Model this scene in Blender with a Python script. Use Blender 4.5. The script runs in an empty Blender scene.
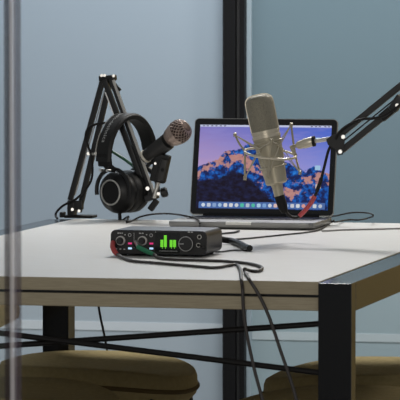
import bpy, bmesh, math, random
from mathutils import Vector, Matrix, Euler
random.seed(7)
scn = bpy.context.scene
col = scn.collection
V = Vector
TOP = 0.74                      # table top height (m)

# ------------------------------------------------------------------ camera
F = 4000.0                      # focal length in pixels of the 400 px frame
YAW = math.atan2(937 * math.cos(math.radians(3.15)), F)
PITCH = math.atan2(220, F)
RM = Euler((math.pi / 2 - PITCH, 0, YAW)).to_matrix()
def ray(px, py): return RM @ V(((px - 200) / F, (200 - py) / F, -1.0))
H = 0.515
_r = ray(319, 281.6)
CAM = V((0, 0, TOP)) - _r * (-H / _r.z)
def onz(px, py, z=TOP):
    r = ray(px, py); t = (z - CAM.z) / r.z
    return CAM + r * t
def ony(px, py, y):
    r = ray(px, py); t = (y - CAM.y) / r.y
    return CAM + r * t
def mpp(p): return ((p - CAM) @ (RM @ V((0, 0, -1)))) / F     # metres per pixel at p
RIGHT = RM @ V((1, 0, 0)); UP = RM @ V((0, 1, 0)); BACK = RM @ V((0, 0, 1))

cam = bpy.data.cameras.new('camera'); camo = bpy.data.objects.new('camera', cam); col.objects.link(camo)
camo.matrix_world = Matrix.Translation(CAM) @ RM.to_4x4()
cam.sensor_width = 36; cam.lens = 36 * F / 400
cam.clip_start = 0.1; cam.clip_end = 100
cam.dof.use_dof = True; cam.dof.focus_distance = 7.9; cam.dof.aperture_fstop = 36
scn.camera = camo

# ------------------------------------------------------------------ materials
def mat(name, c, rough=.5, metal=0, noise=None, bump=None, spec=.5, coat=0, emit=None, estr=1):
    m = bpy.data.materials.new(name); m.use_nodes = True
    nt = m.node_tree; b = nt.nodes['Principled BSDF']
    b.inputs['Base Color'].default_value = (*c, 1)
    b.inputs['Roughness'].default_value = rough; b.inputs['Metallic'].default_value = metal
    b.inputs['Specular IOR Level'].default_value = spec
    b.inputs['Coat Weight'].default_value = coat
    if emit:
        b.inputs['Emission Color'].default_value = (*emit, 1); b.inputs['Emission Strength'].default_value = estr
    tc = nt.nodes.new('ShaderNodeTexCoord')
    if noise:
        scale, c2, stretch = noise
        mp = nt.nodes.new('ShaderNodeMapping'); mp.inputs['Scale'].default_value = stretch
        n = nt.nodes.new('ShaderNodeTexNoise'); n.inputs['Scale'].default_value = scale; n.inputs['Detail'].default_value = 5
        r = nt.nodes.new('ShaderNodeValToRGB')
        r.color_ramp.elements[0].color = (*c, 1); r.color_ramp.elements[1].color = (*c2, 1)
        r.color_ramp.elements[0].position = .35; r.color_ramp.elements[1].position = .65
        nt.links.new(tc.outputs['Object'], mp.inputs['Vector']); nt.links.new(mp.outputs[0], n.inputs['Vector'])
        nt.links.new(n.outputs[0], r.inputs[0]); nt.links.new(r.outputs[0], b.inputs['Base Color'])
    if bump:
        n = nt.nodes.new('ShaderNodeTexNoise'); n.inputs['Scale'].default_value = bump[0]
        bp = nt.nodes.new('ShaderNodeBump'); bp.inputs['Strength'].default_value = bump[1]; bp.inputs['Distance'].default_value = .002
        nt.links.new(tc.outputs['Object'], n.inputs['Vector']); nt.links.new(n.outputs[0], bp.inputs['Height'])
        nt.links.new(bp.outputs[0], b.inputs['Normal'])
    return m
M = {}
M['laminate'] = mat('cream_laminate', (.60, .585, .56), .45, noise=(6, (.57, .553, .527), (3, 22, 3)), spec=.35)
M['edge'] = mat('olive_wood_edge', (.37, .315, .215), .55, noise=(30, (.31, .262, .175), (1, 6, 18)))
M['frame'] = mat('black_steel', (.004, .0045, .006), .19, spec=.38)
M['rod'] = mat('dark_rod', (.006, .005, .005), .45, spec=.25)
M['black'] = mat('black_plastic', (.007, .007, .0075), .42, spec=.35)
M['blackmatte'] = mat('black_matte', (.006, .006, .0065), .7, spec=.3)
M['rubber'] = mat('cable_rubber', (.010, .009, .009), .55, spec=.3)
M['browncable'] = mat('brown_black_cable', (.032, .026, .025), .5)
M['greycable'] = mat('grey_cable', (.25, .24, .23), .6)
M['arm'] = mat('boom_black_metal', (.007, .007, .008), .35, spec=.5)
M['armgrey'] = mat('boom_grey_metal', (.45, .44, .42), .4)
M['chrome'] = mat('chrome', (.75, .74, .72), .32, metal=1)
M['silver'] = mat('silver', (.62, .60, .56), .3, metal=.9)
M['spring'] = mat('spring_steel', (.55, .56, .57), .3, metal=.9)
M['champ'] = mat('champagne_metal', (.44, .395, .30), .38, metal=.55, bump=(300, .1))
M['champmesh'] = mat('champagne_mesh', (.31, .285, .22), .5, metal=.4, noise=(600, (.20, .182, .14), (1, 1, 1)), bump=(900, .6))
M['champring'] = mat('pale_champagne_ring', (.62, .56, .45), .35, metal=.5)
M['elastic'] = mat('beige_elastic', (.48, .44, .35), .7)
M['copper'] = mat('copper_mesh', (.10, .06, .048), .5, metal=.6, noise=(300, (.03, .02, .016), (1, 1, 1)))
M['rose'] = mat('rose_metal', (.45, .35, .30), .3, metal=.85)
M['micbody'] = mat('dark_grey_mic_body', (.026, .025, .0245), .4, metal=.3)
M['cream'] = mat('cream_band', (.62, .58, .50), .45)
M['leather'] = mat('black_leatherette', (.006, .006, .006), .5, bump=(250, .3), spec=.35)
M['bandprint'] = mat('pale_print', (.42, .42, .42), .6)
M['alu'] = mat('aluminium', (.27, .268, .262), .45, metal=.7)
M['aludark'] = mat('aluminium_lip', (.75, .74, .70), .4, metal=.2)
M['bezel'] = mat('black_glass_bezel', (.006, .006, .007), .15)
M['key'] = mat('black_keys', (.012, .012, .014), .5)
M['knobring'] = mat('pale_knob_ring', (.62, .60, .57), .35)
M['navy'] = mat('dark_anodised_case', (.011, .014, .024), .38, metal=.3)
M['panel'] = mat('black_front_panel', (.008, .0075, .0085), .4)
M['display'] = mat('display_glass', (.008, .009, .009), .2)
M['white'] = mat('white_print', (.55, .55, .55), .5)
M['green'] = mat('green_meter', (.10, .6, .02), .5, emit=(.16, .62, .03), estr=.8)
M['magenta'] = mat('magenta_button', (.5, .03, .15), .5, emit=(.75, .03, .20), estr=.75)
M['blue'] = mat('pale_blue_button', (.4, .6, .8), .5, emit=(.40, .62, .85), estr=1.0)
M['red_boot'] = mat('red_boot', (.38, .045, .045), .45)
M['green_boot'] = mat('green_boot', (.018, .20, .095), .45)
M['green_cable'] = mat('green_cable', (.010, .10, .045), .5)
M['redcable'] = mat('red_sleeve', (.52, .07, .08), .5)
M['fabric'] = mat('olive_brown_fabric', (.31, .245, .12), .9, noise=(90, (.265, .21, .10), (1, 1, 1)), bump=(500, .5), spec=.1)
M['piping'] = mat('dark_brown_piping', (.09, .062, .028), .9, spec=.1)
M['wall'] = mat('blue_grey_wall', (.325, .385, .445), .75, noise=(.8, (.305, .365, .425), (1, 1, 1)), spec=.2)
M['wallr'] = mat('teal_grey_wall', (.150, .213, .248), .75, noise=(.8, (.140, .20, .235), (1, 1, 1)), spec=.2)
M['wallow'] = mat('lower_wall_painted_light', (.42, .485, .54), .75, noise=(.8, (.39, .455, .51), (1, 1, 1)), spec=.2)
M['wallrlow'] = mat('teal_lower_wall_painted_light', (.33, .415, .45), .75, noise=(.8, (.30, .385, .42), (1, 1, 1)), spec=.2)
M['wood'] = mat('brown_reflected_panel', (.31, .225, .08), .6, noise=(7, (.25, .178, .06), (6, 6, .6)))
M['mullion'] = mat('black_mullion', (.006, .006, .007), .5, spec=.2)
M['mullgrey'] = mat('grey_mullion_strip', (.035, .035, .036), .5)
M['gasket'] = mat('pale_gasket', (.36, .45, .51), .6)
M['rail'] = mat('pale_rail', (.58, .635, .68), .6)
M['railr'] = mat('pale_teal_rail', (.45, .525, .555), .6)
M['floor'] = mat('grey_carpet', (.26, .25, .23), .95, noise=(40, (.22, .21, .195), (1, 1, 1)), bump=(300, .6), spec=.1)

def clear(name, tint, a):
    m = bpy.data.materials.new(name); m.use_nodes = True; nt = m.node_tree
    nt.nodes.clear()
    out = nt.nodes.new('ShaderNodeOutputMaterial'); tr = nt.nodes.new('ShaderNodeBsdfTransparent')
    pr = nt.nodes.new('ShaderNodeBsdfPrincipled'); mx = nt.nodes.new('ShaderNodeMixShader')
    pr.inputs['Base Color'].default_value = (*tint, 1); pr.inputs['Roughness'].default_value = .3
    pr.inputs['Specular IOR Level'].default_value = .2
    mx.inputs[0].default_value = a
    nt.links.new(tr.outputs[0], mx.inputs[1]); nt.links.new(pr.outputs[0], mx.inputs[2]); nt.links.new(mx.outputs[0], out.inputs[0])
    return m
M['pane'] = clear('clear_glass', (.4, .5, .48), .03)
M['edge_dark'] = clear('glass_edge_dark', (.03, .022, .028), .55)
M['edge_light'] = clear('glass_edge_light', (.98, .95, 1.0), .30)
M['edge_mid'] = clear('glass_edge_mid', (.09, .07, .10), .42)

# ------------------------------------------------------------------ mesh builder
class MB:
    def __init__(s): s.bm = bmesh.new(); s.mi = 0; s.mats = []; s.wn = False
    def use(s, m):
        if m not in s.mats: s.mats.append(m)
        s.mi = s.mats.index(m); return s
    def face(s, vs):
        try: f = s.bm.faces.new(vs)
        except ValueError: return None
        f.material_index = s.mi; return f
    def box(s, lo, hi, bev=0, mx=None):
        b = bmesh.new(); r = bmesh.ops.create_cube(b, size=1)
        for v in b.verts: v.co = V([lo[i] + (v.co[i] + .5) * (hi[i] - lo[i]) for i in range(3)])
        if bev: s.wn = True
        if bev: bmesh.ops.bevel(b, geom=b.edges[:], offset=bev, segments=2, affect='EDGES', profile=.5)
        s.merge(b, mx); return s
    def merge(s, b, mx=None):
        mp = {}
        for v in b.verts: mp[v] = s.bm.verts.new(mx @ v.co if mx else v.co)
        for f in b.faces: s.face([mp[v] for v in f.verts])
        b.free()
    def bar(s, a, b, w, t, up=V((0, 1, 0)), bev=0):
        a, b = V(a), V(b); d = b - a; L = d.length; x = d.normalized()
        y = up - x * up.dot(x); y.normalize(); z = x.cross(y)
        mx = Matrix((( x.x, y.x, z.x, a.x), (x.y, y.y, z.y, a.y), (x.z, y.z, z.z, a.z), (0, 0, 0, 1)))
        return s.box((0, -t / 2, -w / 2), (L, t / 2, w / 2), bev, mx)
    def tube(s, pts, r, n=10, cap=True, closed=False):
        pts = [V(p) for p in pts]; k = len(pts)
        rs = r if isinstance(r, (list, tuple)) else [r] * k
        T = []
        for i in range(k):
            if closed: t = pts[(i + 1) % k] - pts[i - 1]
            else: t = pts[min(i + 1, k - 1)] - pts[max(i - 1, 0)]
            T.append(t.normalized())
        ref = V((0, 0, 1)) if abs(T[0].z) < .9 else V((1, 0, 0))
        nrm = (ref - T[0] * ref.dot(T[0])).normalized(); rings = []
        for i in range(k):
            nrm = (nrm - T[i] * nrm.dot(T[i])).normalized(); bn = T[i].cross(nrm)
            rings.append([s.bm.verts.new(pts[i] + (nrm * math.cos(a) + bn * math.sin(a)) * rs[i]) for a in [2 * math.pi * j / n for j in range(n)]])
        for i in range(k if closed else k - 1):
            A, B = rings[i], rings[(i + 1) % k]
            for j in range(n): s.face([A[j], A[(j + 1) % n], B[(j + 1) % n], B[j]])
        if cap and not closed: s.face(rings[0][::-1]); s.face(rings[-1])
        return s
    def lathe(s, prof, o, ax, n=32, sx=1.0, sref=None):
        """prof: list of (distance along axis, radius)"""
        o, ax = V(o), V(ax).normalized()
        ref = sref or (V((0, 0, 1)) if abs(ax.z) < .9 else V((1, 0, 0)))
        u = (ref - ax * ref.dot(ax)).normalized(); w = ax.cross(u); rings = []
        for h, r in prof:
            if r < 1e-6: rings.append([s.bm.verts.new(o + ax * h)])
            else: rings.append([s.bm.verts.new(o + ax * h + (u * math.cos(a) * sx + w * math.sin(a)) * r) for a in [2 * math.pi * j / n for j in range(n)]])
        for A, B in zip(rings, rings[1:]):
            for j in range(n):
                a0, a1 = A[j % len(A)], A[(j + 1) % len(A)]; b0, b1 = B[j % len(B)], B[(j + 1) % len(B)]
                vs = [a0]
                for q in (a1, b1, b0):
                    if q not in vs: vs.append(q)
                if len(vs) > 2: s.face(vs)
        if len(rings[0]) > 1: s.face(rings[0][::-1])
        if len(rings[-1]) > 1: s.face(rings[-1])
        return s
    def cyl(s, a, b, r, n=20, bev=0):
        a, b = V(a), V(b); L = (b - a).length
        if bev: return s.lathe([(0, r - bev), (bev, r), (L - bev, r), (L, r - bev)], a, b - a, n)
        return s.lathe([(0, r), (L, r)], a, b - a, n)
    def torus(s, c, ax, R, r, n=40, k=10, sx=1.0):
        ax = V(ax).normalized(); ref = V((0, 0, 1)) if abs(ax.z) < .9 else V((1, 0, 0))
        u = (ref - ax * ref.dot(ax)).normalized(); w = ax.cross(u)
        return s.tube([V(c) + (u * math.cos(a) * sx + w * math.sin(a)) * R for a in [2 * math.pi * j / n for j in range(n)]], r, k, closed=True)
    def prism(s, poly, fn, d):
        """poly: 2-D outline, fn maps (u, v, w) to a point, extruded w = 0..d"""
        A = [s.bm.verts.new(fn(u, v, 0)) for u, v in poly]; B = [s.bm.verts.new(fn(u, v, d)) for u, v in poly]
        n = len(poly)
        for i in range(n): s.face([A[i], A[(i + 1) % n], B[(i + 1) % n], B[i]])
        s.face(A[::-1]); s.face(B); return s
    def build(s, name, m=None, parent=None, local=False, smooth=True):
        bmesh.ops.recalc_face_normals(s.bm, faces=s.bm.faces[:])
        me = bpy.data.meshes.new(name)
        off = V((0, 0, 0))
        if parent is not None and not local:
            p = parent
            while p: off = off + p.location; p = p.parent
        if off.length:
            for v in s.bm.verts: v.co -= off
        if smooth:
            for f in s.bm.faces: f.smooth = True
            for e in s.bm.edges:
                if len(e.link_faces) == 2 and e.calc_face_angle(0) > .6: e.smooth = False
        s.bm.to_mesh(me); s.bm.free()
        for x in (s.mats if s.mats else [m]): me.materials.append(M[x] if isinstance(x, str) else x)
        o = bpy.data.objects.new(name, me); col.objects.link(o)
        if s.wn and smooth:
            wn = o.modifiers.new('weighted', 'WEIGHTED_NORMAL'); wn.keep_sharp = True; wn.weight = 100
        if parent is not None: o.parent = parent
        return o
def tag(o, label, cat, group=None):
    o['label'] = label; o['category'] = cat
    if group: o['group'] = group
    return o
def thing(name, label, cat, loc, group=None):
    o = bpy.data.objects.new(name, None); col.objects.link(o); o.location = loc; o.empty_display_size = .05
    return tag(o, label, cat, group)
def struct(o): o['kind'] = 'structure'; return o
def smooth(pts, n=8):
    pts = [V(p) for p in pts]; out = []
    P = [pts[0] * 2 - pts[1]] + pts + [pts[-1] * 2 - pts[-2]]
    for i in range(1, len(P) - 2):
        a, b, c, d = P[i - 1:i + 3]
        for k in range(n):
            t = k / n
            out.append(.5 * ((2 * b) + (c - a) * t + (2 * a - 5 * b + 4 * c - d) * t * t + (3 * b - a - 3 * c + d) * t ** 3))
    out.append(pts[-1]); return out

# ------------------------------------------------------------------ setting
YW = 3.75                                             # back wall plane
mL, mR = ony(222.5, 100, YW - .045).x, ony(246, 100, YW - .02).x
zs = ony(160, 262, YW).z
XR = ony(432, 200, YW).x                              # unseen brown panel, added for the steel side beam to reflect
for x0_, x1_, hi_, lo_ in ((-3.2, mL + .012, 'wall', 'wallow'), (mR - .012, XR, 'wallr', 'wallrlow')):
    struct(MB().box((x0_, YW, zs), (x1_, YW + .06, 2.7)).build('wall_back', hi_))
    struct(MB().box((x0_, YW, 0), (x1_, YW + .06, zs)).build('wall_back', lo_))  # lower wall in a paler colour, painting in the brighter light below the table
dr = struct(MB().box((XR, YW + .005, 0), (XR + 1.9, YW + .06, 2.7)).build('added_reflected_panel_1', 'wood'))
MB().box((XR, YW - .03, 0), (XR + .05, YW + .005, 2.7), .003).build('added_panel_frame', 'mullion', dr)
t = MB().use('mullion').box((mL, YW - .045, 0), (mL + (mR - mL) * .60, YW, 2.7), .002)
t.use('mullgrey').box((mL + (mR - mL) * .60, YW - .030, 0), (mL + (mR - mL) * .76, YW, 2.7), .002)
t.use('mullion').box((mL + (mR - mL) * .76, YW - .040, 0), (mR, YW, 2.7), .002)
struct(t.build('trim_1'))
struct(MB().box((mR, YW - .012, 0), (mR + .012, YW, 2.7)).build('trim_2', 'gasket'))
zr = ony(160, 327, YW).z
struct(MB().box((-2.8, YW - .0015, zr - .012), (mL - .002, YW, zr + .012)).build('trim_3', 'rail'))
struct(MB().box((mR + .013, YW - .0015, zr - .028), (XR, YW, zr - .006)).build('trim_4', 'railr'))
struct(MB().box((-2.8, -7.4, -.05), (2.8, YW + .06, 0)).build('floor', 'floor'))

# glass pane at the left of the open doorway the room is seen through, and its polished edge
YG = -1.75
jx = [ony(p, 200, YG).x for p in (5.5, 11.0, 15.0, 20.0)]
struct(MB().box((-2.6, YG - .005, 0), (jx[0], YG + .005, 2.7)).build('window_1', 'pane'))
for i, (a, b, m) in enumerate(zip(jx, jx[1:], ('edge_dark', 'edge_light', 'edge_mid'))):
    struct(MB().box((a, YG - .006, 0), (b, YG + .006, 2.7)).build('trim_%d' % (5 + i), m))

# ------------------------------------------------------------------ table
FW, FD = .058, .050                                   # steel bar width and depth
xr = 0.0                                              # inner edge of right frame
xl = onz(73, 218.5).x
bk = onz(45, 218.0).y                                 # rear end of the side beams
xl = (onz(0, 236).x + onz(40, 226.8).x + onz(70, 219.5).x) / 3 - .004
table = thing('conference_table', 'long conference table with cream top, olive wood edge and black steel frame', 'table', ((xl + xr) / 2, bk / 2, 0))
bt = .0235                                            # board thickness
MB_ = MB().use('laminate').box((xl + .001, .004, TOP - bt), (xr - .001, bk - .002, TOP - .0005), .0012)
tt = MB_.build('tabletop', None, table, smooth=False)
tt.data.materials.append(M['edge'])
for f in tt.data.polygons:
    if abs(f.normal.z) < .5: f.material_index = 1
MB().use('frame').box((xl + .002, .012, TOP - bt - .0045), (xr - .002, bk - .01, TOP - bt + .0005)).build('spacer', None, table)
MB().box((xl + .001, .000, TOP - bt - .0045 - .0225), (xr - .001, bk - .006, TOP - bt - .0045), .0015).build('lower_board', 'edge', table, smooth=False)
def frame_bar(lo, hi, name): return MB().box(lo, hi, .0015).build(name, 'frame', table)
for x0 in (xr, xl - FW):
    frame_bar((x0, .032, TOP - FD - .002), (x0 + FW, bk - .055, TOP - .002), 'side_beam')
    frame_bar((x0, -.008, 0), (x0 + FW, .032, TOP - .002), 'leg')
    frame_bar((x0, bk - .055, 0), (x0 + FW, bk, TOP - .002), 'leg')
# crossing rods between the two front legs
yb = .014
for (xa, za), (xb, zb) in ((((xl), ony(-178, 312, yb).z), (xr, ony(319, 373, yb).z)), (((xl), ony(-178, 358, yb).z), (xr, ony(319, 324, yb).z))):
    MB().tube([(xa - .003, yb, za), (xb + .003, yb, zb)], .0051).build('cross_brace', 'rod', table)
    yb += .0106

# ------------------------------------------------------------------ chairs
SH = .452
def superell(a, b, n=44, p=3.0):
    out = []
    for i in range(n):
        t = 2 * math.pi * i / n; c, s_ = math.cos(t), math.sin(t)
        out.append((math.copysign(abs(c) ** (2 / p), c) * a, math.copysign(abs(s_) ** (2 / p), s_) * b))
    return out
def seat_mesh():
    """local frame: +x is the front of the seat, origin on the floor under its centre"""
    m = MB(); a, b = .203, .205; rings = []
    out = superell(a, b, 48, 2.35)
    def dish(u, v): return .014 * ((v / b) ** 2) - .010 * max(0, (u / a)) ** 2 * 1.4 + .012 * max(0, -u / a) ** 2
    for sc, dz in ((.93, -.062), (.985, -.050), (1.0, -.034), (.995, -.014), (.975, -.004), (.93, 0), (.7, -.004), (.4, -.007), (.12, -.008)):
        rings.append([m.bm.verts.new((u * sc, v * sc, SH + dz + dish(u * sc, v * sc) * (1 if dz > -.03 else .8))) for u, v in out])
    for A, B in zip(rings, rings[1:]):
        for j in range(48): m.face([A[j], A[(j + 1) % 48], B[(j + 1) % 48], B[j]])
    m.face(rings[0][::-1]); m.face(rings[-1]); return m, out, dish
def make_chair(label, loc, rot, group):
    t = thing('chair', label, 'chair', loc, group); t.rotation_euler.z = rot
    m, out, dish = seat_mesh(); st = m.build('seat', 'fabric', t, True)
    MB().tube([(u * 1.0, v * 1.0, SH - .036 + dish(u, v) * .8) for u, v in out], .0045, 8, closed=True).build('piping', 'piping', st, True)
    m = MB(); ny, nz = 20, 14; G = {}
    for side in (0, 1):
        for i in range(ny + 1):
            for k in range(nz + 1):
                y = -1 + 2 * i / ny; z = k / nz
                w = .205 * (1 - .22 * abs(2 * z - 1) ** 3)
                x = -.250 - .05 * z + .02 * y * y - side * .030 * (1 - max(abs(y), abs(2 * z - 1)) ** 6)
                G[side, i, k] = m.bm.verts.new((x, y * w, .512 + .112 * z + .02 * y * y * (1 - z)))
        for i in range(ny):
            for k in range(nz): m.face([G[side, i, k], G[side, i + 1, k], G[side, i + 1, k + 1], G[side, i, k + 1]])
    bmesh.ops.remove_doubles(m.bm, verts=m.bm.verts[:], dist=.0004)
    m.build('backrest', 'fabric', t, True)
    MB().bar((-.15, 0, SH - .058), (-.28, 0, SH - .058), .06, .012, V((0, 0, 1)), .003).bar((-.272, 0, SH - .064), (-.262, 0, .57), .16, .022, V((1, 0, 0)), .005).build('back_support', 'black', t, True)
    for sx in (1, -1):
        for sy in (1, -1):
            MB().tube([(sx * .15, sy * .13, SH - .058), (sx * .20, sy * .185, .012), (sx * .2005, sy * .1855, 0)], [.014, .010, .010], 12).build('leg', 'black', t, True)
    MB().box((-.16, -.14, SH - .070), (.16, .14, SH - .052), .004).build('seat_frame', 'black', t, True)
    return t
G_ = 'olive brown chairs tucked under the table'
ycF = onz(100, 356, SH).y - .19; ycN = onz(60, 383, SH).y - .20
make_chair('olive brown fabric chair under the table at far left, curved end showing left of centre', (ony(193.5, 375, ycF).x - .204, ycF, 0), math.radians(-3), G_)
make_chair('olive brown fabric chair at lower left corner, nearest on the left', (ony(117, 395, ycN).x - .203, ycN, 0), math.radians(2), G_)
make_chair('olive brown fabric chair behind the right front table leg, farther of the right pair', (ony(266, 370, ycF).x + .204, ycF, 0), math.radians(183), G_)
make_chair('olive brown fabric chair at lower right corner, nearest on the right', (ony(221, 398, ycN).x + .203, ycN, 0), math.radians(178), G_)

# ------------------------------------------------------------------ laptop
def laptop():
    b0 = onz(170.5, 226.5); s_ = mpp(b0)
    w, dp, th = .311, .212, .0145
    x0 = onz(191.0, 222).x; y0 = onz(240, 229.3).y
    t = thing('laptop', 'open silver laptop showing a mountain wallpaper, on the cream tabletop', 'laptop', (x0 + w / 2, y0 + dp / 2, TOP))
    def P(u, v, w_): return (u, v, w_)
    # base: rounded slab
    m = MB(); a, b = w / 2, dp / 2
    oc = superell(a, b, 64, 14)
    rings = []
    for sc, z in ((.972, .0015), (.993, .004), (1, .008), (1, th - .001), (.997, th)):
        rings.append([m.bm.verts.new((u - (1 - sc) * math.copysign(.15, u), v - (1 - sc) * math.copysign(.15, v), z)) for u, v in oc])
    for A, B in zip(rings, rings[1:]):
        for j in range(64): m.face([A[j], A[(j + 1) % 64], B[(j + 1) % 64], B[j]])
    m.face(rings[0][::-1]); m.face(rings[-1])
    base = m.build('base', 'alu', t, True)
    for sx in (-1, 1):
        for sy in (-1, 1): MB().cyl((sx * .13, sy * .085, 0), (sx * .13, sy * .085, .002), .006).build('foot', 'blackmatte', base, True)
    MB().box((-.030, -b - .0006, th - .0055), (.024, -b + .012, th + .0004), .0005).build('opening_notch', 'aludark', base, True)
    k = MB()
    k.box((-.136, -.012, th), (.136, .090, th + .0004))
    for r in range(6):
        n = 14 if r != 5 else 9
        for c in range(n):
            x = -.134 + .268 * c / n; kw = .268 / n
            k.box((x + .0012, .072 - r * .0165, th + .0003), (x + kw - .0012, .086 - r * .0165, th + .0014), .0004)
    k.build('keyboard', 'key', base, True)
    MB().box((-.052, -.095, th), (.052, -.022, th + .0004)).build('trackpad', 'alu', base, True)
    MB().cyl((-.125, b - .006, th + .001), (.125, b - .006, th + .001), .006, 16).build('hinge', 'blackmatte', t, True)
    # lid tilted back
    tilt = math.radians(14)
    def L(u, v, d): return V((u, b - .004 + v * math.sin(tilt) + d * math.cos(tilt), th + v * math.cos(tilt) - d * math.sin(tilt)))
    lh = .212
    def rr(x0, z0, x1, z1, r, n=6):
        o = []
        for cx, cz, a0 in ((x1 - r, z1 - r, 0), (x0 + r, z1 - r, 90), (x0 + r, z0 + r, 180), (x1 - r, z0 + r, 270)):
            for i in range(n + 1):
                q = math.radians(a0 + 90 * i / n); o.append((cx + r * math.cos(q), cz + r * math.sin(q)))
        return o
    lid = MB().prism(rr(-a, .002, a, lh, .009), L, .0055).build('lid', 'alu', t, True)
    MB().prism(rr(-a + .0012, .004, a - .0012, lh - .0015, .008), lambda u, v, d: L(u, v, d - .0008), .0012).build('bezel', 'bezel', lid, True)
    # screen with UVs
    sx0, sx1, sz0, sz1 = -a + .0125, a - .0125, .0150, lh - .0145
    m = MB(); uv = m.bm.loops.layers.uv.new('UVMap')
    c = [(sx0, sz0), (sx1, sz0), (sx1, sz1), (sx0, sz1)]
    f = m.face([m.bm.verts.new(L(u, v, -.0011)) for u, v in c])
    for lp, q in zip(f.loops, ((0, 0), (1, 0), (1, 1), (0, 1))): lp[uv].uv = q
    m.build('screen', screen_mat(), lid, True, smooth=False)
    # dock of icons: flat lit tiles on the screen, in one mesh
    m = MB()
    m.use(em('dock_bar', (.10, .20, .52), .7)).prism(rr(sx0 + .006, sz0 + .0015, sx1 - .006, sz0 + .0155, .001), lambda u, v, d: L(u, v, -.0012 - d), .0002)
    cols = [(.75, .85, .95), (.65, .72, .85), (.30, .45, .75), (.45, .65, .9), (.85, .85, .88), (.8, .82, .85), (.75, .8, .85), (.10, .62, .45), (.55, .65, .75), (.10, .60, .42), (.5, .75, .95), (.25, .45, .8), (.75, .82, .9), (.85, .6, .55), (.9, .85, .8), (.45, .6, .9), (.7, .72, .78), (.8, .85, .9), (.85, .4, .35), (.55, .7, .9), (.75, .8, .85), (.6, .65, .75)]
    n = len(cols); x = sx0 + .010; st = (sx1 - sx0 - .020) / n
    for i, cc in enumerate(cols):
        cx = x + st * (i + .5); hw = .0040
        m.use(em('dock_icon', cc, .8)).prism(rr(cx - hw, sz0 + .0045, cx + hw, sz0 + .0125, .002 if i % 3 else .0038, 4), lambda u, v, d: L(u, v, -.0015 - d), .0002)
    m.build('dock_icons', None, lid, True, smooth=False)
    m = MB()
    m.use(em('menu_bar', (.62, .66, .88), .85)).prism([(sx0, sz1 - .0042), (sx1, sz1 - .0042), (sx1, sz1), (sx0, sz1)], lambda u, v, d: L(u, v, -.0012 - d), .0002)
    for u in (sx0 + .006, sx0 + .014, sx0 + .024, sx0 + .033, sx0 + .043, sx0 + .052, sx1 - .008, sx1 - .016, sx1 - .028, sx1 - .036, sx1 - .045):
        m.use(em('menu_mark', (.10, .10, .18), .5)).prism([(u, sz1 - .0031), (u + .0045, sz1 - .0031), (u + .0045, sz1 - .0013), (u, sz1 - .0013)], lambda u, v, d: L(u, v, -.0015 - d), .0001)
    m.build('menu_bar', None, lid, True, smooth=False)
    for (u, v, cc) in ((.90, .83, (.55, .8, 1)), (.91, .50, (.45, .72, 1)), (.92, .28, (.75, .6, .55))):
        cx, cz = sx0 + u * (sx1 - sx0), sz0 + v * (sz1 - sz0)
        m = MB(); m.use(em('desktop_icon', cc, .75)).prism(rr(cx - .006, cz - .005, cx + .006, cz + .005, .0015, 3), lambda u, v, d: L(u, v, -.0012 - d), .0002)
        m.build('desktop_icon', None, lid, True, smooth=False)
    return t, x0, y0, w, dp, th
def em(name, c, s=1):
    m = bpy.data.materials.new(name); m.use_nodes = True; nt = m.node_tree
    b = nt.nodes['Principled BSDF']; b.inputs['Base Color'].default_value = (.004, .004, .004, 1); b.inputs['Roughness'].default_value = .2; b.inputs['Specular IOR Level'].default_value = .2
    b.inputs['Emission Color'].default_value = (*c, 1); b.inputs['Emission Strength'].default_value = s
    return m
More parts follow.
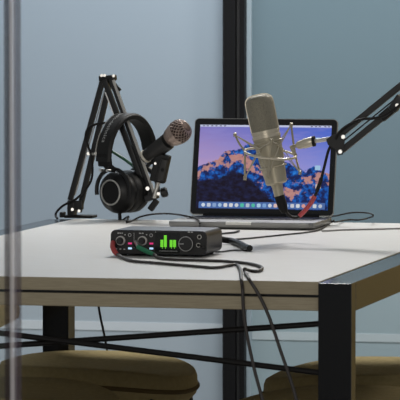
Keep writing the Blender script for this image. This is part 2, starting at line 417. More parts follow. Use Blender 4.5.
def screen_mat():
    m = em('mountain_wallpaper', (0, 0, 0), 1.0); nt = m.node_tree; b = nt.nodes['Principled BSDF']
    N, L = nt.nodes.new, nt.links.new
    def math_(op, a, c=None, clamp=False):
        n = N('ShaderNodeMath'); n.operation = op; n.use_clamp = clamp
        for i, x in enumerate((a, c)):
            if x is None: continue
            if isinstance(x, (int, float)): n.inputs[i].default_value = x
            else: L(x, n.inputs[i])
        return n.outputs[0]
    def mix(f, a, c):
        n = N('ShaderNodeMix'); n.data_type = 'RGBA'
        for i, x in ((0, f), (6, a), (7, c)):
            if isinstance(x, tuple): n.inputs[i].default_value = (*x, 1)
            else: L(x, n.inputs[i])
        return n.outputs[2]
    uv = N('ShaderNodeUVMap'); uv.uv_map = 'UVMap'; sp = N('ShaderNodeSeparateXYZ'); L(uv.outputs[0], sp.inputs[0])
    u, v = sp.outputs[0], sp.outputs[1]
    def curve(pts):
        n = N('ShaderNodeFloatCurve'); L(u, n.inputs[1]); c = n.mapping.curves[0]
        c.points[0].location = pts[0]; c.points[1].location = pts[-1]
        for p in pts[1:-1]: c.points.new(*p)
        for p in c.points: p.handle_type = 'VECTOR'
        n.mapping.update(); return n.outputs[0]
    def noise(scale, detail, st=(1, 1, 1), rough=.6):
        mp = N('ShaderNodeMapping'); mp.inputs['Scale'].default_value = st; L(uv.outputs[0], mp.inputs[0])
        n = N('ShaderNodeTexNoise'); n.inputs['Scale'].default_value = scale; n.inputs['Detail'].default_value = detail; n.inputs['Roughness'].default_value = rough
        L(mp.outputs[0], n.inputs['Vector']); return n.outputs[0]
    jag = math_('MULTIPLY', math_('SUBTRACT', noise(14, 5, (1, .5, 1)), .5), .16)
    def below(h, soft=.012): return math_('DIVIDE', math_('SUBTRACT', math_('ADD', h, jag), v), soft, True)
    ridge = curve([(0, .50), (.06, .56), (.12, .56), (.20, .68), (.27, .70), (.33, .74), (.42, .78), (.52, .76), (.60, .66), (.68, .55), (.76, .50), (.82, .46), (.88, .52), (.94, .46), (1, .44)])
    front = curve([(0, .36), (.08, .35), (.18, .40), (.28, .47), (.36, .42), (.44, .32), (.52, .22), (.60, .10), (.70, .03), (.85, .0), (1, .0)])
    # sky
    sky = mix(u, mix(math_('MULTIPLY', math_('SUBTRACT', v, .5), 2.0, True), (.52, .36, .62), (.25, .22, .60)),
              mix(math_('MULTIPLY', math_('SUBTRACT', v, .4), 1.8, True), (.30, .34, .80), (.07, .15, .66)))
    sky = mix(math_('MULTIPLY', math_('SUBTRACT', noise(5, 3, (1, 3, 1)), .45), 1.6, True), sky, (.33, .30, .70))
    # rock
    rk = noise(16, 6, (1.4, .9, 1), .65)
    rr_ = N('ShaderNodeValToRGB'); L(rk, rr_.inputs[0]); cr = rr_.color_ramp
    cr.elements[0].position = .45; cr.elements[0].color = (.012, .020, .10, 1)
    cr.elements[1].position = .70; cr.elements[1].color = (.03, .25, .78, 1)
    e = cr.elements.new(.54); e.color = (.010, .085, .40, 1)
    lit = noise(9, 5, (1.6, 1.0, 1), .6)
    # sunlit pink band: a diagonal across the middle of the range
    band = curve([(0, .40), (.10, .55), (.2, .62), (.30, .60), (.38, .50), (.48, .42), (.60, .34), (.72, .22), (.85, .34), (.95, .42), (1, .40)])
    near = math_('SUBTRACT', 1.0, math_('MULTIPLY', math_('ABSOLUTE', math_('SUBTRACT', v, band)), 7.0), True)
    pink = math_('MULTIPLY', math_('SUBTRACT', math_('ADD', math_('MULTIPLY', near, .22), lit), .63), 18.0, True)
    pk = mix(noise(30, 3), (.40, .15, .16), (.66, .38, .33))
    rock = mix(pink, rr_.outputs[0], pk)
    hill = mix(math_('MULTIPLY', math_('SUBTRACT', noise(22, 5), .42), 3.0, True), (.010, .007, .018), (.020, .024, .085))
    c = mix(below(ridge), sky, rock); c = mix(below(front, .03), c, hill)
    L(c, b.inputs['Emission Color']); b.inputs['Emission Strength'].default_value = .88
    return m
lap, lx, ly, lw, ld, lth = laptop()

# ------------------------------------------------------------------ audio interface
def interface():
    p0 = onz(111.0, 254.0); p1 = onz(207, 258.0)
    y0 = onz(160, 256.5).y
    x0 = ony(111, 250, y0).x; x1 = ony(207.5, 250, y0).x; w = x1 - x0; dp = .118
    zt = ony(160, 230.5, y0).z - TOP; zb = .004
    t = thing('audio_interface', 'black audio interface with green level meters and knobs, on the near tabletop', 'audio interface', ((x0 + x1) / 2, y0 + dp / 2, TOP))
    t.rotation_euler.z = math.radians(-1.0)
    a, b = w / 2, dp / 2
    def rr(x0, z0, x1, z1, r, n=6):
        o = []
        for cx, cz, a0 in ((x1 - r, z1 - r, 0), (x0 + r, z1 - r, 90), (x0 + r, z0 + r, 180), (x1 - r, z0 + r, 270)):
            for i in range(n + 1):
                q = math.radians(a0 + 90 * i / n); o.append((cx + r * math.cos(q), cz + r * math.sin(q)))
        return o
    MB().prism(rr(-a, zb, a, zt, .010), lambda u, v, d: (u, -b + d, v), dp).build('case', 'navy', t, True)
    MB().prism(rr(-a + .001, zb + .001, a - .001, zt - .001, .0095), lambda u, v, d: (u, -b - .0018 + d, v), .0018).build('front_panel', 'panel', t, True)
    for sx in (-1, 1):
        for sy in (-1, 1): MB().cyl((sx * (a - .02), sy * (b - .015), 0), (sx * (a - .02), sy * (b - .015), zb + .001), .007).build('foot', 'blackmatte', t, True)
    mp = w / 96.5; yf = -b - .0018
    def Q(px, py): return ((px - 111) * mp - a, zt - (py - 230.5 - (px - 160) * .010) * mp)
    def ring(px, py, r, name, m, depth=.004):
        x, z = Q(px, py); return MB().lathe([(-.0005, r), (depth * .6, r), (depth, r * .8)], (x, yf, z), (0, -1, 0), 24).build(name, m, t, True)
    for px in (121.5, 143.5):
        k = MB(); x, z = Q(px, 240.5); r = 4.6 * mp
        k.use('knobring').lathe([(-.0005, r), (.004, r), (.006, r * .86)], (x, yf, z), (0, -1, 0), 28)
        k.use('panel').lathe([(.0055, r * .80), (.0105, r * .70), (.0125, r * .62), (.0125, 0)], (x, yf, z), (0, -1, 0), 28)
        k.build('gain_knob', None, t, True)
        x, z = Q(px - 6.0, 244.5)
        MB().use('blackmatte').lathe([(-.0005, .0065), (.002, .0062), (.002, .004)], (x, yf, z), (0, -1, 0), 20).build('input_jack', None, t, True)
    for px, py in ((130.8, 243.2), (152.3, 243.2)):
        x, z = Q(px, py); MB().box((x - .0036, yf - .0012, z - .0016), (x + .0036, yf + .0002, z + .0016), .0004).build('magenta_button', 'magenta', t, True)
    for px, py in ((130.8, 248.0), (152.3, 248.0)):
        x, z = Q(px, py); MB().box((x - .0036, yf - .0012, z - .0018), (x + .0036, yf + .0002, z + .0018), .0004).build('pale_blue_button', 'blue', t, True)
    x, z = Q(168.5, 242.5)
    d = MB().box((x - .024, yf - .0006, z - .019), (x + .024, yf + .0002, z + .019), .0003).build('display', 'display', t, True)
    g = MB()
    for px, top_ in ((162.9, 239.4), (166.4, 235.0), (172.2, 239.6), (175.6, 239.6)):
        xa, zb_ = Q(px, 246.5); _, zt_ = Q(px, top_)
        g.use('green').box((xa - 1.4 * mp, yf - .0010, zb_), (xa + 1.4 * mp, yf - .0005, zt_))
    for px in (163.5, 166.5, 172.5, 175.5):
        xa, zz = Q(px, 248); g.use('green').box((xa - .25 * mp, yf - .0009, zz), (xa + .25 * mp, yf - .0005, zz + .0025))
    xa, zz = Q(160, 250.3); xb, _ = Q(178.5, 250.3)
    g.use('white').box((xa, yf - .0009, zz - .0003), (xb, yf - .0005, zz + .0003))
    g.build('level_meters', None, d, True)
    x, z = Q(188, 243); r = 7.2 * mp
    k = MB(); k.use('panel').lathe([(-.0005, r), (.010, r * .95), (.0125, r * .85), (.0125, 0)], (x, yf, z), (0, -1, 0), 32)
    k.use('white').torus((x, yf - .0105, z), (0, 1, 0), r * .96, .0006, 32, 6)
    k.use('white').box((x - .012, yf - .0132, z - .0006), (x - .003, yf - .0122, z + .0006))
    k.build('volume_knob', None, t, True)
    for px, py in ((200.5, 236.5), (199.5, 244.5)):
        x, z = Q(px, py)
        MB().use('silver').lathe([(-.0005, .0042), (.0015, .0042), (.0015, .0022)], (x, yf, z), (0, -1, 0), 18).use('blackmatte').lathe([(0, .0030), (.0017, .0030)], (x, yf, z), (0, -1, 0), 18).build('output_jack', None, t, True)
    # panel printing too small to read: short white marks, and a divider line
    k = MB().use('white')
    for px, py, hw in ((119, 233.2, .9), (121, 233.2, .7), (122.9, 233.2, .6), (125.8, 234.8, .6), (141, 233.2, 1.1), (143.6, 233.2, .8), (147.5, 234.6, .6), (117, 248.5, .7), (121, 248.7, .8), (125, 248.9, .9)):
        x, z = Q(px, py); k.box((x - hw * mp, yf - .0003, z - .0009), (x + hw * mp, yf + .0002, z + .0009))
    for px, py in ((130.5, 235.0), (152, 235.2)):
        x, z = Q(px, py); k.torus((x, yf, z), (0, 1, 0), .0028, .0005, 16, 6)
    x, z = Q(156.5, 241); k.box((x - .0004, yf - .0003, z - .019), (x + .0004, yf + .0002, z + .019))
    x, z = Q(134.8, 241); k.box((x - .0003, yf - .0003, z - .012), (x + .0003, yf + .0002, z + .016))
    k.build('panel_print', None, t, True)
    k = MB().use('white')
    for px, py, hw in ((190, 231.8, 1.2), (193, 231.8, .9)):
        x, z = Q(px, py); k.box((x - hw * mp, yf - .0003, z - .0009), (x + hw * mp, yf + .0002, z + .0009))
    k.build('knob_print', None, t, True)
    return y0, x0, x1, dp, zt
iy, ix0, ix1, idp, izt = interface()

# ------------------------------------------------------------------ cables at the interface
def T(px, py, r=.003): return onz(px, py, TOP + r)
def cable(name, label, pts, r, m='rubber', group=None, cat='cable', n=8):
    loc = V(pts[0]); t = thing(name, label, cat, loc, group)
    MB().tube(smooth(pts, n), r, 10).build('cord', m, t); return t
RC = .0029
ye = -.006
red = [ony(117.3, 254.3, iy - .030) + V((0, 0, .0)), T(124, 258.3, RC), T(135, 261.2, RC), T(160, 263.3, RC), T(195, 266.3, RC), T(214, 267.6, RC), T(228, 265.6, RC), T(236, 264.6, RC), T(239.5, 268, RC), T(241, 274, RC),
       V((onz(241.8, 280).x, .001, TOP + .0015)), ony(242.6, 290, ye), ony(243.5, 310, ye), ony(247, 335, ye), ony(254.5, 370, ye), ony(263, 402, ye), ony(275, 450, ye)]
t = cable('microphone_cable', 'dark cable with red plug boot at left of audio interface, hanging over the table edge', red, RC, 'browncable', 'microphone cables from the interface')
MB().tube(smooth([ony(113.0, 242.5, iy - .004), ony(112.6, 246.5, iy - .016), ony(114.4, 251, iy - .026), ony(117.3, 254.6, iy - .030)], 5), [.0048] * 6 + [.005] * 5 + [.0048, .0044, .0042, .0040, .0036], 12).build('plug_boot', 'red_boot', t)['label'] = 'red plug boot'
grn = [ony(153.5, 254.2, iy - .042), T(158, 257.4, RC), T(170, 259.3, RC), T(200, 260.3, RC), T(225, 261.3, RC), T(246, 263.2, RC), T(258, 265.6, RC), T(262.3, 268.2, RC), T(258, 271, RC), T(250, 270.6, RC), T(244.6, 269.0, RC * 3.1), T(244.8, 271.5, RC * 1.4), T(248, 277, RC),
       V((onz(250.2, 280).x, .001, TOP + .0015)), ony(256, 290, ye), ony(264, 305, ye), ony(272, 325, ye), ony(281, 352, ye), ony(290, 378, ye), ony(297, 402, ye), ony(309, 450, ye)]
t = cable('microphone_cable', 'dark cable with green plug boot at the interface, looping before hanging off the table edge', grn, RC, 'browncable', 'microphone cables from the interface')
MB().use('silver').tube([ony(135.6, 241.5, iy - .003), ony(138.2, 247.2, iy - .018)], .0032, 10).use('green_boot').tube(smooth([ony(138.0, 247.0, iy - .018), ony(145, 250.5, iy - .030), ony(153.6, 254.3, iy - .042)], 5), [.0046] * 6 + [.0044] * 3 + [.0040, .0036], 12).build('plug_boot', None, t)['label'] = 'green plug boot'

r = .0062
cable('thick_black_cable', 'short thick black cable end lying at the right side of audio interface', [T(217, 238.2, r + .006), T(224, 239.8, r + .002), T(232, 241, r), T(240, 243.8, r), T(246, 247, r), T(249.8, 248.3, r)], r, 'black')
cable('thin_black_cord', 'thin black cord curving on the table below the right end of the interface', [ony(199.6, 245.0, iy - .004), ony(203, 247.5, iy - .014), T(209, 251.3, .0018), T(220, 251.8, .0018), T(234, 250.2, .0018), T(247, 250.5, .0018)], .0016, 'rubber')
r = .0017
cable('laptop_cable', 'long black cable running in front of the laptop to its right side', [T(222, 239.5, r), T(240, 239.0, r), T(262, 237.0, r), T(285, 234.6, r), T(303, 232.8, r), T(318, 230.2, r), T(326, 226.0, r), T(330, 222.6, r), T(334, 220.5, r)], r, 'rubber')
cable('charging_cable', 'black cable loop plugged into the right side of laptop', [V((lx + lw, ly + ld - .03, TOP + .008)), V((lx + lw + .012, ly + ld - .03, TOP + .007)), T(348, 219.8, r), T(360, 219.8, r), T(369, 217.7, r), ony(373.2, 215.4, bk - .06), ony(367, 212.9, bk - .04), ony(352, 212.6, bk - .03), ony(337, 215.6, bk - .02), T(325, 217.6, r)], r, 'rubber')
cable('grey_cable', 'thin grey cable lying across the right side of the cream tabletop', [T(322, 231.0, .002), T(340, 230.0, .002), T(362, 229.4, .002), T(382, 229.0, .002), T(402, 228.4, .002), T(440, 227.2, .002)], .0018, 'greycable')
cable('black_patch_cord', 'short black cord between the interface and the laptop front edge', [T(214, 234.4, .002), T(224, 233.4, .002), T(234, 232.4, .002), T(239, 230.8, .002)], .002, 'rubber')
cable('hanging_cord', 'thin black cord hanging below the far side of the table', [ony(96.5, 296, 1.6), ony(98.5, 306, 1.6), ony(101, 320, 1.6), ony(104.5, 336, 1.6), ony(108, 356, 1.6), ony(112, 385, 1.6)], .0026, 'rubber')

# ------------------------------------------------------------------ left boom arm
yB = onz(72, 217.3).y - .01
def B(px, py, dy=0): return ony(px, py, yB + dy)
t = thing('desk_boom_arm', 'folded black desk boom arm standing at the back left of the table', 'microphone arm', onz(72, 217.3))
t.location = (B(72, 217).x, yB, TOP)
bx0, bx1 = B(66, 217).x, B(95, 217).x
MB().box((bx0, yB - .020, TOP), (bx1, yB + .022, TOP + .006), .002).build('base_plate', 'blackmatte', t)
MB().box((B(68.5, 217).x, yB - .012, TOP + .004), (B(75.5, 217).x, yB + .014, B(70, 200).z), .002).build('clamp_post', 'arm', t)
MB().cyl(B(72.3, 209.5, -.022), B(72.3, 209.5, -.010), .0032).build('bolt', 'chrome', t)
MB().box((B(60, 215).x, yB - .006, TOP), (B(64.5, 215).x, yB + .012, TOP + .012), .002).build('cable_clip', 'black', t)
BW = .0115
def bar(a, b, dy0, dy1, name='bar', m='arm', w=BW, th=.010):
    return MB().bar(B(*a, dy0), B(*b, dy1), w, th, V((0, 1, 0)), .0012).build(name, m, t)
bar((70.2, 200), (103.0, 79), 0, 0, 'lower_bar'); bar((79.0, 212), (110.5, 80), 0, 0, 'lower_bar')
bar((75.0, 195), (106.0, 86), .009, .009, 'spring_rod', 'spring', .003, .003)
bar((104.5, 80), (149, 200), -.016, -.03, 'upper_bar'); 
m = MB().use('arm').bar(B(111.5, 79, -.016), B(154, 198, -.03), BW, .010, V((0, 1, 0)), .0012)
m.use('armgrey').bar(B(113.2, 80, -.022), B(155.4, 197, -.036), .0055, .003, V((0, 1, 0)), .0005)
m.build('upper_bar', None, t)
bar((105, 92), (147, 200), -.010, -.024, 'spring_rod', 'spring', .0028, .0028)
MB().bar(B(99.5, 78.5, -.006), B(116, 77.5, -.010), .013, .016, V((0, 1, 0)), .003).build('elbow_bracket', 'arm', t)
for q in ((101.5, 75.5), (104.5, 75.5), (113.5, 75.8)):
    MB().cyl(B(q[0], q[1], -.026), B(q[0], q[1], .006), .0036, 16, .0008).build('bolt', 'chrome', t)
MB().bar(B(115, 84, -.02), B(120.5, 90.5, -.02), .005, .006).build('tension_knob', 'black', t)
for q in ((88.2, 153.6), (96.2, 153.6)): MB().cyl(B(q[0], q[1], -.012), B(q[0], q[1], .006), .0042, 16, .0008).build('bolt', 'chrome', t)
MB().bar(B(86, 154, -.007), B(98, 154, -.007), .005, .002).build('spreader', 'armgrey', t)
MB().bar(B(69, 205, -.002), B(83, 205, -.002), .020, .016, V((0, 1, 0)), .002).build('lower_joint', 'arm', t)
MB().cyl(B(79, 211, -.012), B(79, 211, .006), .0032).build('bolt', 'chrome', t)
# end of the arm: clamp and screw for the microphone clip
yE = -.036
MB().bar(B(145, 199, yE), B(158, 195, yE), .014, .016, V((0, 1, 0)), .002).build('end_clamp', 'arm', t)
MB().bar(B(150, 210, yE), B(157, 200, yE), .013, .012, V((0, 1, 0)), .002).build('clamp_lever', 'black', t)
MB().cyl(B(153.8, 198, yE - .012), B(159.5, 178, yE - .010), .0050, 16).build('mount_stud', 'silver', t)
m = MB().use('black'); m.lathe([(0, .006), (.003, .0105), (.012, .0110), (.016, .008)], B(160.5, 193.2, yE - .006), RIGHT + UP * .25 , 10); m.build('clamp_knob', None, t)
MB().cyl(B(158.5, 193.8, yE - .016), B(158.5, 193.8, yE - .008), .0034).build('bolt', 'chrome', t)
MB().cyl(B(147.5, 188.5, yE - .022), B(147.5, 188.5, yE - .008), .0042).build('bolt', 'chrome', t)
# cable along the arm
yC = .016
cable('boom_arm_cable', 'black cable wound along the left boom arm down to the table', [T(57.3, 218.5, .002), ony(55.6, 215.5, yB - .01), ony(57, 211.5, yB - .014), ony(62.5, 206, yB - .016), ony(69, 202.5, yB - .018), ony(76, 199, yB - .020), ony(84, 191.5, yB - .020), ony(90.5, 182, yB - .020), ony(92.5, 172, yB - .018), ony(91.5, 158, yB - .016), ony(88.2, 146, yB - .018), ony(85.5, 137, yB - .018), ony(88, 128.5, yB - .018), ony(96, 124.2, yB - .020), ony(106, 122.8, yB - .02), ony(112, 121, yB + .002), ony(118, 112, yB + .004)], .0026, 'rubber')

# ------------------------------------------------------------------ headphones
hd = thing('headphones', 'black over-ear headphones hanging on the left boom arm', 'headphones', (0, 0, 0))
hc = B(127.3, 191, -.026)
phi = math.radians(40)
ex = (BACK * math.cos(phi) - RIGHT * math.sin(phi)); ex.z = 0; ex.normalize()
ez = V((0, 0, 1)); eyv = ez.cross(ex)
roll = math.radians(-2)
hd.location = hc
def HP(x, y, z): return hc + ex * x + eyv * y + ez * z
def band_pt(a, off, y):
    ra, rb = .077 + off, .096 + off
    return HP(ra * math.cos(a), y, .066 + rb * math.sin(a))
m = MB(); NB = 40; bw = .0205; secs = []
for i in range(NB + 1):
    a = math.pi * i / NB
    sec = []
    for y, o_ in ((-1, -.3), (-.8, -1), (0, -1.15), (.8, -1), (1, -.3), (1, .3), (.8, .9), (0, 1.05), (-.8, .9), (-1, .3)):
        sec.append(m.bm.verts.new(band_pt(a, o_ * .0068, y * bw)))
    secs.append(sec)
for A, C in zip(secs, secs[1:]):
    for j in range(10): m.face([A[j], A[(j + 1) % 10], C[(j + 1) % 10], C[j]])
m.face(secs[0]); m.face(secs[-1][::-1])
band = m.build('headband', 'leather', hd)
# worn pale lettering on the outer face of the band, wrapped round it
cu = bpy.data.curves.new('band_text', 'FONT'); cu.body = 'audio-technica'; cu.size = .0135; cu.align_x = 'CENTER'; cu.align_y = 'CENTER'; cu.space_character = 1.1
to = bpy.data.objects.new('band_text', cu); col.objects.link(to)
bpy.context.view_layer.update()
me = bpy.data.meshes.new_from_object(to.evaluated_get(bpy.context.evaluated_depsgraph_get()))
bpy.data.objects.remove(to)
bt_ = bmesh.new(); bt_.from_mesh(me)
bmesh.ops.subdivide_edges(bt_, edges=[e for e in bt_.edges if e.calc_length() > .004], cuts=2)
m = MB()
for v in bt_.verts:
    s_ = v.co.x; y = v.co.y
    v.co = band_pt(math.radians(52) - s_ / .088, .0072, y - .0015)
m.merge(bt_); m.build('band_lettering', 'bandprint', band)
m = MB()
m.tube([band_pt(math.radians(4 + 172 * i / 30), .0052, -bw * .97) for i in range(31)], .0009, 6); m.build('band_seam', 'armgrey', band)
for sgn in (1, -1):
    a = 0 if sgn == 1 else math.pi
    xo = .058 * sgn; dx = ex * sgn
    # slider and yoke
    m = MB().use('blackmatte').bar(HP(.077 * sgn, 0, .085), HP(.071 * sgn, 0, .056), .030, .016, ex, .003)
    m.use('black').bar(HP(.068 * sgn, 0, .060), HP(.048 * sgn, 0, .046), .020, .010, ex, .002)
    m.build('slider', None, hd)
    MB().use('chrome').cyl(HP(.062 * sgn, -.014, .047), HP(.072 * sgn, -.014, .047), .0036).build('hinge_screw', None, hd)
    MB().use('chrome').cyl(HP(.062 * sgn, .006, .047), HP(.0735 * sgn, .006, .047), .003).build('hinge_screw', None, hd)
    m = MB()
    m.tube([HP(.046 * sgn, .0475 * math.cos(q), .002 + .0475 * math.sin(q)) for q in [math.radians(-12) + math.radians(204) * i / 20 for i in range(21)]], .0045, 8)
    m.build('yoke', 'black', hd)
    c0 = HP(0 if sgn == 1 else .016, 0, -.001)
    cup = MB().use('black').lathe([(.020, .0445), (.024, .0462), (.034, .0460), (.044, .0415), (.052, .0315), (.0545, .0285), (.0545, .0265), (.0525, .0255)], c0, dx, 44)
    cup = cup.build('ear_cup', None, hd)
    MB().torus(HP(.0545 * sgn, 0, -.001), ex, .0262, .0019, 44, 8).build('silver_ring', 'silver', cup)
    MB().lathe([(.048, .0255), (.0535, .0252), (.0545, .012), (.0546, 0)], c0, dx, 36).build('badge_plate', 'blackmatte', cup)
    MB().lathe([(.004, .022), (.002, .028), (.003, .040), (.008, .0455), (.015, .0460), (.020, .0435), (.021, .038)], c0, dx, 44).build('ear_pad', 'leather', cup)
MB().use('black').cyl(HP(.030, .004, -.046), HP(.028, .004, -.066), .0038).build('cable_boot', None, hd)
pb = HP(.028, .004, -.064)
cable('headphone_cable', 'thin black cable dropping from the headphones and arching over to the laptop', [pb, ony(128.6, 216.5, pb.y - .01), T(126.5, 221.8, .002), T(132, 220.8, .002), ony(140, 217, pb.y), ony(150, 214.6, pb.y + .02), ony(161, 213.6, pb.y + .04), ony(172, 213.9, pb.y + .03), onz(184, 215.6, TOP + .021), onz(193, 217.6, TOP + .018), onz(198.5, 220.2, TOP + .018), onz(199.8, 223.6, TOP + .018), ony(199, 226.5, ly - .004), T(196, 231.5, .002), T(190, 233.5, .002)], .0019, 'rubber')
cable('green_cable', 'green cable stretched behind the headband of the headphones', [B(112.5, 151.5, .018), B(117, 154.5, .014), B(124, 159, .012), B(130, 163.5, .012), B(136, 168, .014)], .0034, 'green_cable')

# ------------------------------------------------------------------ handheld microphone on the left arm
yM = yB - .075
def A(px, py, dy=0): return ony(px, py, yM + dy)
hm = thing('handheld_microphone', 'copper mesh microphone held in the clip of the left boom arm', 'microphone', A(146, 157))
tip = A(185, 127.5, -.02); tail = A(143.5, 158, .02)
ax = (tip - tail).normalized(); Lm = (tip - tail).length
MB().use('micbody').lathe([(.000, .0115), (.003, .0128), (.030, .0140), (Lm - .052, .0165), (Lm - .046, .0185)], tail, ax, 32).build('body', None, hm)
MB().lathe([(.0035, .0136), (.0045, .0145), (.0085, .0147), (.0095, .0138)], tail, ax, 32).build('tail_ring', 'cream', hm)
MB().lathe([(Lm - .048, .0180), (Lm - .040, .0215), (Lm - .034, .0228), (Lm - .031, .0222)], tail, ax, 36).build('collar', 'rose', hm)
h0 = Lm - .033
MB().lathe([(h0, .0222), (h0 + .002, .0242), (h0 + .008, .0252), (h0 + .012, .0252)], tail, ax, 40).build('head_band', 'rose', hm)
prof = [(h0 + .0105, .0248), (h0 + .020, .0245), (h0 + .028, .0225), (h0 + .034, .0180), (h0 + .0375, .0110), (h0 + .0385, 0)]
m = MB().lathe(prof, tail, ax, 40)
u_ = ax.orthogonal().normalized(); w_ = ax.cross(u_)
m.build('grille', 'copper', hm)
m = MB()                                               # woven wires over the grille
def gp(h, q, k=.0005):
    hh = [p[0] for p in prof]; r_ = 0
    for (h1, r1), (h2, r2) in zip(prof, prof[1:]):
        if h1 <= h <= h2: r_ = r1 + (r2 - r1) * (h - h1) / (h2 - h1)
    return tail + ax * h + (u_ * math.cos(q) + w_ * math.sin(q)) * (r_ + k)
for j in range(18):
    for sg in (1, -1):
        m.tube([gp(h0 + .0108 + .0265 * i / 9, 2 * math.pi * j / 18 + sg * i * .11) for i in range(10)], .00085, 5)
m.build('grille_wires', 'rose', hm)
# clip
cl = thing('microphone_clip', 'black pivoting microphone clip gripping the copper microphone', 'microphone clip', A(160, 178))
mid = tail + ax * .052
m = MB(); n = 18
nv = (BACK - ax * BACK.dot(ax)).normalized(); sv = ax.cross(nv)
A0, B0 = [], []
for o_, rr_ in ((A0, .0166), (B0, .0205)):
    for i in range(n + 1):
        q = math.radians(-135 + 270 * i / n)
        d_ = (sv * math.cos(q) * (1 if sv.z < 0 else -1) + nv * math.sin(q)) * rr_
        o_.append([m.bm.verts.new(mid + d_ + ax * h * (1 if True else 0)) for h in (-.020, .022)])
for i in range(n):
    m.face([A0[i][0], A0[i][1], A0[i + 1][1], A0[i + 1][0]]); m.face([B0[i][0], B0[i + 1][0], B0[i + 1][1], B0[i][1]])
    for e in (0, 1): m.face([A0[i][e], A0[i + 1][e], B0[i + 1][e], B0[i][e]])
for i in (0, n): m.face([A0[i][0], B0[i][0], B0[i][1], A0[i][1]])
m.build('grip', 'micbody', cl)
MB().bar(A(157.5, 182, .01), A(163.5, 154, .006), .034, .020, V((0, 1, 0)), .004).build('pivot_block', 'black', cl)
MB().bar(A(159.5, 181, -.004), A(164.8, 159, -.004), .017, .010, V((0, 1, 0)), .004).build('pivot_cheek', 'micbody', cl)
MB().cyl(A(162.3, 170, -.014), A(162.3, 170, 0), .0038).build('pivot_screw', 'blackmatte', cl)
MB().cyl(A(155.2, 163.5, -.012), A(155.2, 163.5, 0), .0026).build('clip_bolt', 'chrome', cl)

# ------------------------------------------------------------------ right boom arm
yR = onz(262, 241).y
def R_(px, py, dy=0): return ony(px, py, yR + dy)
rb = thing('desk_boom_arm', 'black boom arm reaching in from the right, holding the champagne microphone', 'microphone arm', V((R_(478, 225).x, yR, TOP)))
def rbar(a, b, name, m='arm', w=.0125, th=.012, dy=0, bev=.0015): return MB().bar(R_(*a, dy), R_(*b, dy), w, th, V((0, 1, 0)), bev).build(name, m, rb)
rbar((338, 136.5), (480, 21), 'upper_bar'); rbar((342, 150.5), (486, 33), 'upper_bar')
rbar((341, 143), (478, 31.5), 'spring_rod', 'black', .003, .003, .012)
rbar((392, 110.5), (401.5, 96.5), 'knuckle', 'arm', .018, .020, -.004, .003)
rbar((381, 118.5), (397, 105), 'sleeve', 'black', .0175, .018, 0, .003)
MB().cyl(R_(397.2, 105.4, -.018), R_(397.2, 105.4, -.004), .0042, 16, .0008).build('bolt', 'chrome', rb)
pts = [(326, 139.5), (333, 134.5), (341, 132.5), (345.5, 136.5), (344, 146), (343, 154.5), (337.5, 155.5), (335, 149), (328, 145)]
o_ = R_(335, 143)
MB().prism([((px), (py)) for px, py in pts], lambda u, v, d: R_(u, v, -.010 + d), .020).build('end_plate', 'arm', rb)
for q in ((343.2, 136.8), (340.2, 151.6)): MB().cyl(R_(q[0], q[1], -.017), R_(q[0], q[1], -.006), .0046, 16, .001).build('bolt', 'chrome', rb)
rbar((480, 21), (486, 33), 'elbow_bracket', 'arm', .016, .016)
rbar((481, 25), (474, 214), 'lower_bar'); rbar((491, 25), (484, 214), 'lower_bar')
zc = R_(479, 214).z
MB().box((R_(466, 225).x, yR - .02, TOP), (R_(492, 225).x, yR + .02, max(zc, TOP + .02)), .003).build('clamp_base', 'blackmatte', rb)
cable('boom_arm_cable', 'black cable wound over the bars of the right boom arm', [R_(335.5, 139, -.012), R_(339, 132.5, -.012), R_(346, 126.5, -.010), R_(355, 121.5, -.012), R_(364, 119, -.016), R_(374, 118.3, -.016), R_(384, 115.8, -.016), R_(394, 109.5, -.018), R_(405, 101, -.016), R_(425, 86, -.014)], .0027, 'rubber')

# ------------------------------------------------------------------ large microphone in its shock mount
sm = thing('shock_mount', 'champagne spider shock mount suspending the large microphone from the right boom arm', 'shock mount', R_(312, 143))
lm = thing('studio_microphone', 'large champagne side-address studio microphone in front of the laptop screen', 'microphone', R_(277, 186))
top_, bot = R_(257.6, 95.3), R_(276.8, 184.5)
axm = (top_ - bot).normalized(); LM = (top_ - bot).length
pm = mpp(bot)
g = LM - 36 * pm                                         # start of the grille
rB, rH = 14.0 * pm, 13.9 * pm
MB().lathe([(0, .0125), (.001, .0185), (.004, .0215), (.012, rB - .0058), (.05, rB - .0022), (g - .016, rB), (g - .015, rB * 1.005)], bot, axm, 40).build('body', 'champ', lm)
b_ = MB()
b_.lathe([(g - .0150, rB * .985), (g - .0148, rB * 1.025), (g - .0100, rB * 1.03), (g - .0095, rB * .985), (g - .006, rB * .985), (g - .0055, rB * 1.02), (g - .0005, rB * 1.025), (g, rB * .98)], bot, axm, 40)
b_.build('collar', 'champring', lm)
MB().lathe([(g - .002, rH * .97), (g + .006, rH * .985), (LM - .020, rH), (LM - .011, rH * .965), (LM - .005, rH * .85), (LM - .0015, rH * .62), (LM, rH * .3), (LM, 0)], bot, axm, 44).build('grille', 'champmesh', lm)
# the seam hoop that runs up one side of the basket, over the top and down the other
sd = (RIGHT - axm * RIGHT.dot(axm)).normalized(); fd = axm.cross(sd)
pr = [(g, rH * .985), (LM - .020, rH * 1.0), (LM - .011, rH * .97), (LM - .005, rH * .86), (LM - .001, rH * .62), (LM + .0005, rH * .3)]
hp = [bot + axm * h + sd * r_ for h, r_ in pr] + [bot + axm * h - sd * r_ for h, r_ in pr[::-1]]
MB().tube(smooth(hp, 4), .0016, 8).build('basket_hoop', 'champring', lm)
MB().lathe([(-.024, .0085), (-.023, .0098), (-.006, .0105), (.002, .0125)], bot, axm, 24).build('neck', 'champ', lm)
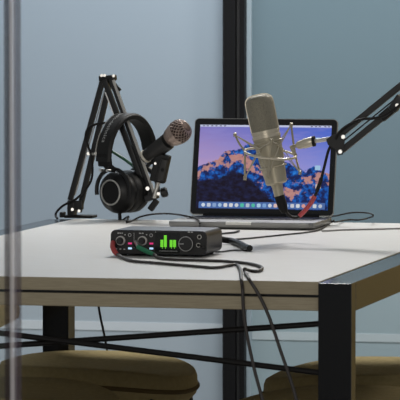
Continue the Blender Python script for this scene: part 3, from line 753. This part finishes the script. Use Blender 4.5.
# spider mount, tilted ring round the body
rc = bot + axm * (LM * .345)
rax = (axm * math.cos(.30) + fd * math.sin(.30) * (1 if fd.dot(BACK) > 0 else -1)).normalized()
rax = (UP * .97 + BACK * .20 - RIGHT * -.10).normalized()
ru = (RIGHT - rax * RIGHT.dot(rax)).normalized(); rw = rax.cross(ru)
RR = 25.8 * pm
MB().torus(rc, rax, RR, .0024, 56, 10).build('outer_ring', 'champring', sm)
ci = bot + axm * (LM * .36)
def ringp(c, q, R, h): return c + (ru * math.cos(q) + rw * math.sin(q)) * R + rax * h
MB().torus(bot + axm * (LM * .475), axm, rB * 1.04, .0020, 40, 8).build('inner_ring', 'champ', sm)
MB().torus(bot + axm * (LM * .20), axm, rB * .94, .0020, 40, 8).build('inner_ring', 'champ', sm)
hi, lo = 20 * pm, 17 * pm
angs = [math.radians(x) for x in (184, 268, 8, 84)]
top_px = {0: R_(235.0, 135.0), 2: R_(291.2, 125.0)}; bot_px = {0: R_(245.0, 178.0), 2: R_(300.0, 172.5)}
pr_top, pr_bot = [], []
for i, q in enumerate(angs):
    a_ = top_px.get(i, ringp(rc, q, RR * 1.10, hi * .9)); b2 = bot_px.get(i, ringp(rc, q, RR * 1.10, -lo))
    pg = MB().tube(smooth([a_, (a_ + ringp(rc, q, RR, 0)) / 2 - rax * .002, ringp(rc, q, RR, 0), (b2 + ringp(rc, q, RR, 0)) / 2 - rax * .001, b2], 5), .0021, 8).build('prong', 'champ', sm)
    MB().cyl(a_ - rax * .003, a_ + rax * .004, .0034, 12).build('prong_tip', 'champ', pg)
    MB().cyl(b2 - rax * .004, b2 + rax * .003, .0034, 12).build('prong_tip', 'champ', pg)
    pr_top.append(a_); pr_bot.append(b2)
cT, cB = bot + axm * (LM * .475), bot + axm * (LM * .20)
def bodyp(c, q, R):
    u2 = (ru - axm * ru.dot(axm)).normalized(); w2 = axm.cross(u2)
    return c + (u2 * math.cos(q) + w2 * math.sin(q)) * R
for i, q in enumerate(angs):
    for dq in (-.8, .8):
        MB().tube([pr_top[i], bodyp(cT - axm * .010, q + dq, rB * 1.05)], .0012, 6).build('elastic_cord', 'elastic', sm)
        MB().tube([pr_bot[i], bodyp(cT - axm * .012, q + dq, rB * 1.05)], .0010, 6).build('elastic_cord', 'elastic', sm)
p_in, p_a, p_b, p_c = ringp(rc, math.radians(8), RR, 0), R_(297, 145.6), R_(313.5, 141.2), R_(330, 138.8)
MB().tube([p_in, R_(291.5, 147, 0), p_a], .0040, 10).build('ring_arm', 'champ', sm)
MB().lathe([(0, .0062), (.004, .0082), (.012, .0086), (.015, .0098), (.030, .0100), (.033, .0088)], p_a, p_b - p_a, 24).build('swivel', 'champring', sm)
MB().cyl(R_(312.5, 141.4), R_(315, 141.1), .0104, 24).build('swivel_collar', 'blackmatte', sm)
MB().cyl(R_(314.5, 141.2), p_c, .0042, 14).build('threaded_stud', 'silver', sm)
# XLR plug and its looping cable with a red sleeve
xl_ = [bot - axm * .020, bot - axm * .030, bot - axm * .050]
xc = thing('microphone_cable', 'black cable with red sleeve looping from the studio microphone to its boom arm', 'cable', xl_[0])
MB().lathe([(0, .0092), (.002, .0102), (.022, .0100), (.030, .0080), (.036, .0055)], bot - axm * .022, R_(283.0, 203) - R_(278.5, 189.0), 24).build('plug', 'blackmatte', xc)
lp = smooth([R_(282.3, 200.5), R_(284.2, 207), R_(287.5, 213.5), R_(292.5, 217.2), R_(299, 216.5), R_(305, 210.5), R_(311, 203), R_(315.5, 194.5, .004), R_(320, 183, .006), R_(324, 168, .008), R_(328, 152, .008), R_(331, 145, .010)], 8)
MB().tube(lp, .0028, 10).build('cord', 'rubber', xc)
MB().tube(smooth([R_(299.5, 216.1), R_(305, 210.5), R_(311, 203), R_(314.6, 196.4, .004)], 6), .0044, 10).build('red_sleeve', 'redcable', xc)
MB().tube(smooth([R_(316.8, 191.4, .005), R_(320, 183, .006), R_(321.3, 178, .007)], 5), .0040, 10).build('cable_relief', 'rubber', xc)

# ------------------------------------------------------------------ lights
def area(name, loc, size, power, color, target):
    l = bpy.data.lights.new(name, 'AREA'); l.shape = 'RECTANGLE'; l.size, l.size_y = size; l.energy = power; l.color = color
    o = bpy.data.objects.new(name, l); col.objects.link(o); o.location = loc
    o.rotation_euler = (V(target) - V(loc)).to_track_quat('-Z', 'Y').to_euler(); return o
area('ceiling_and_fill_lamp', (-.5, 2.75, 2.6), (.6, .35), 40, (1, .97, .93), (-.3, 1.2, .4))
area('ceiling_and_fill_lamp', (-1.1, 2.9, 2.6), (1.8, .5), 43, (.88, .95, 1), (-1.0, 3.7, .5))
area('ceiling_and_fill_lamp', (.6, -7.0, 2.4), (1.8, .7), 105, (1, .95, .87), (-.2, .8, .45))  # added fill light behind the camera, lifts the front faces and chair seats
area('ceiling_and_fill_lamp', (1.15, 2.7, 2.6), (.6, .35), 34, (1, .95, .88), (1.0, 3.6, .5))  # added light that brightens the unseen brown panel mirrored in the beam
w = bpy.data.worlds.new('world'); scn.world = w; w.use_nodes = True
w.node_tree.nodes['Background'].inputs[0].default_value = (.60, .62, .63, 1); w.node_tree.nodes['Background'].inputs[1].default_value = .42
scn.view_settings.view_transform = 'Standard'; scn.view_settings.look = 'None'; scn.view_settings.gamma = 1
scn.view_settings.exposure = -0.10; scn.view_settings.use_curve_mapping = False
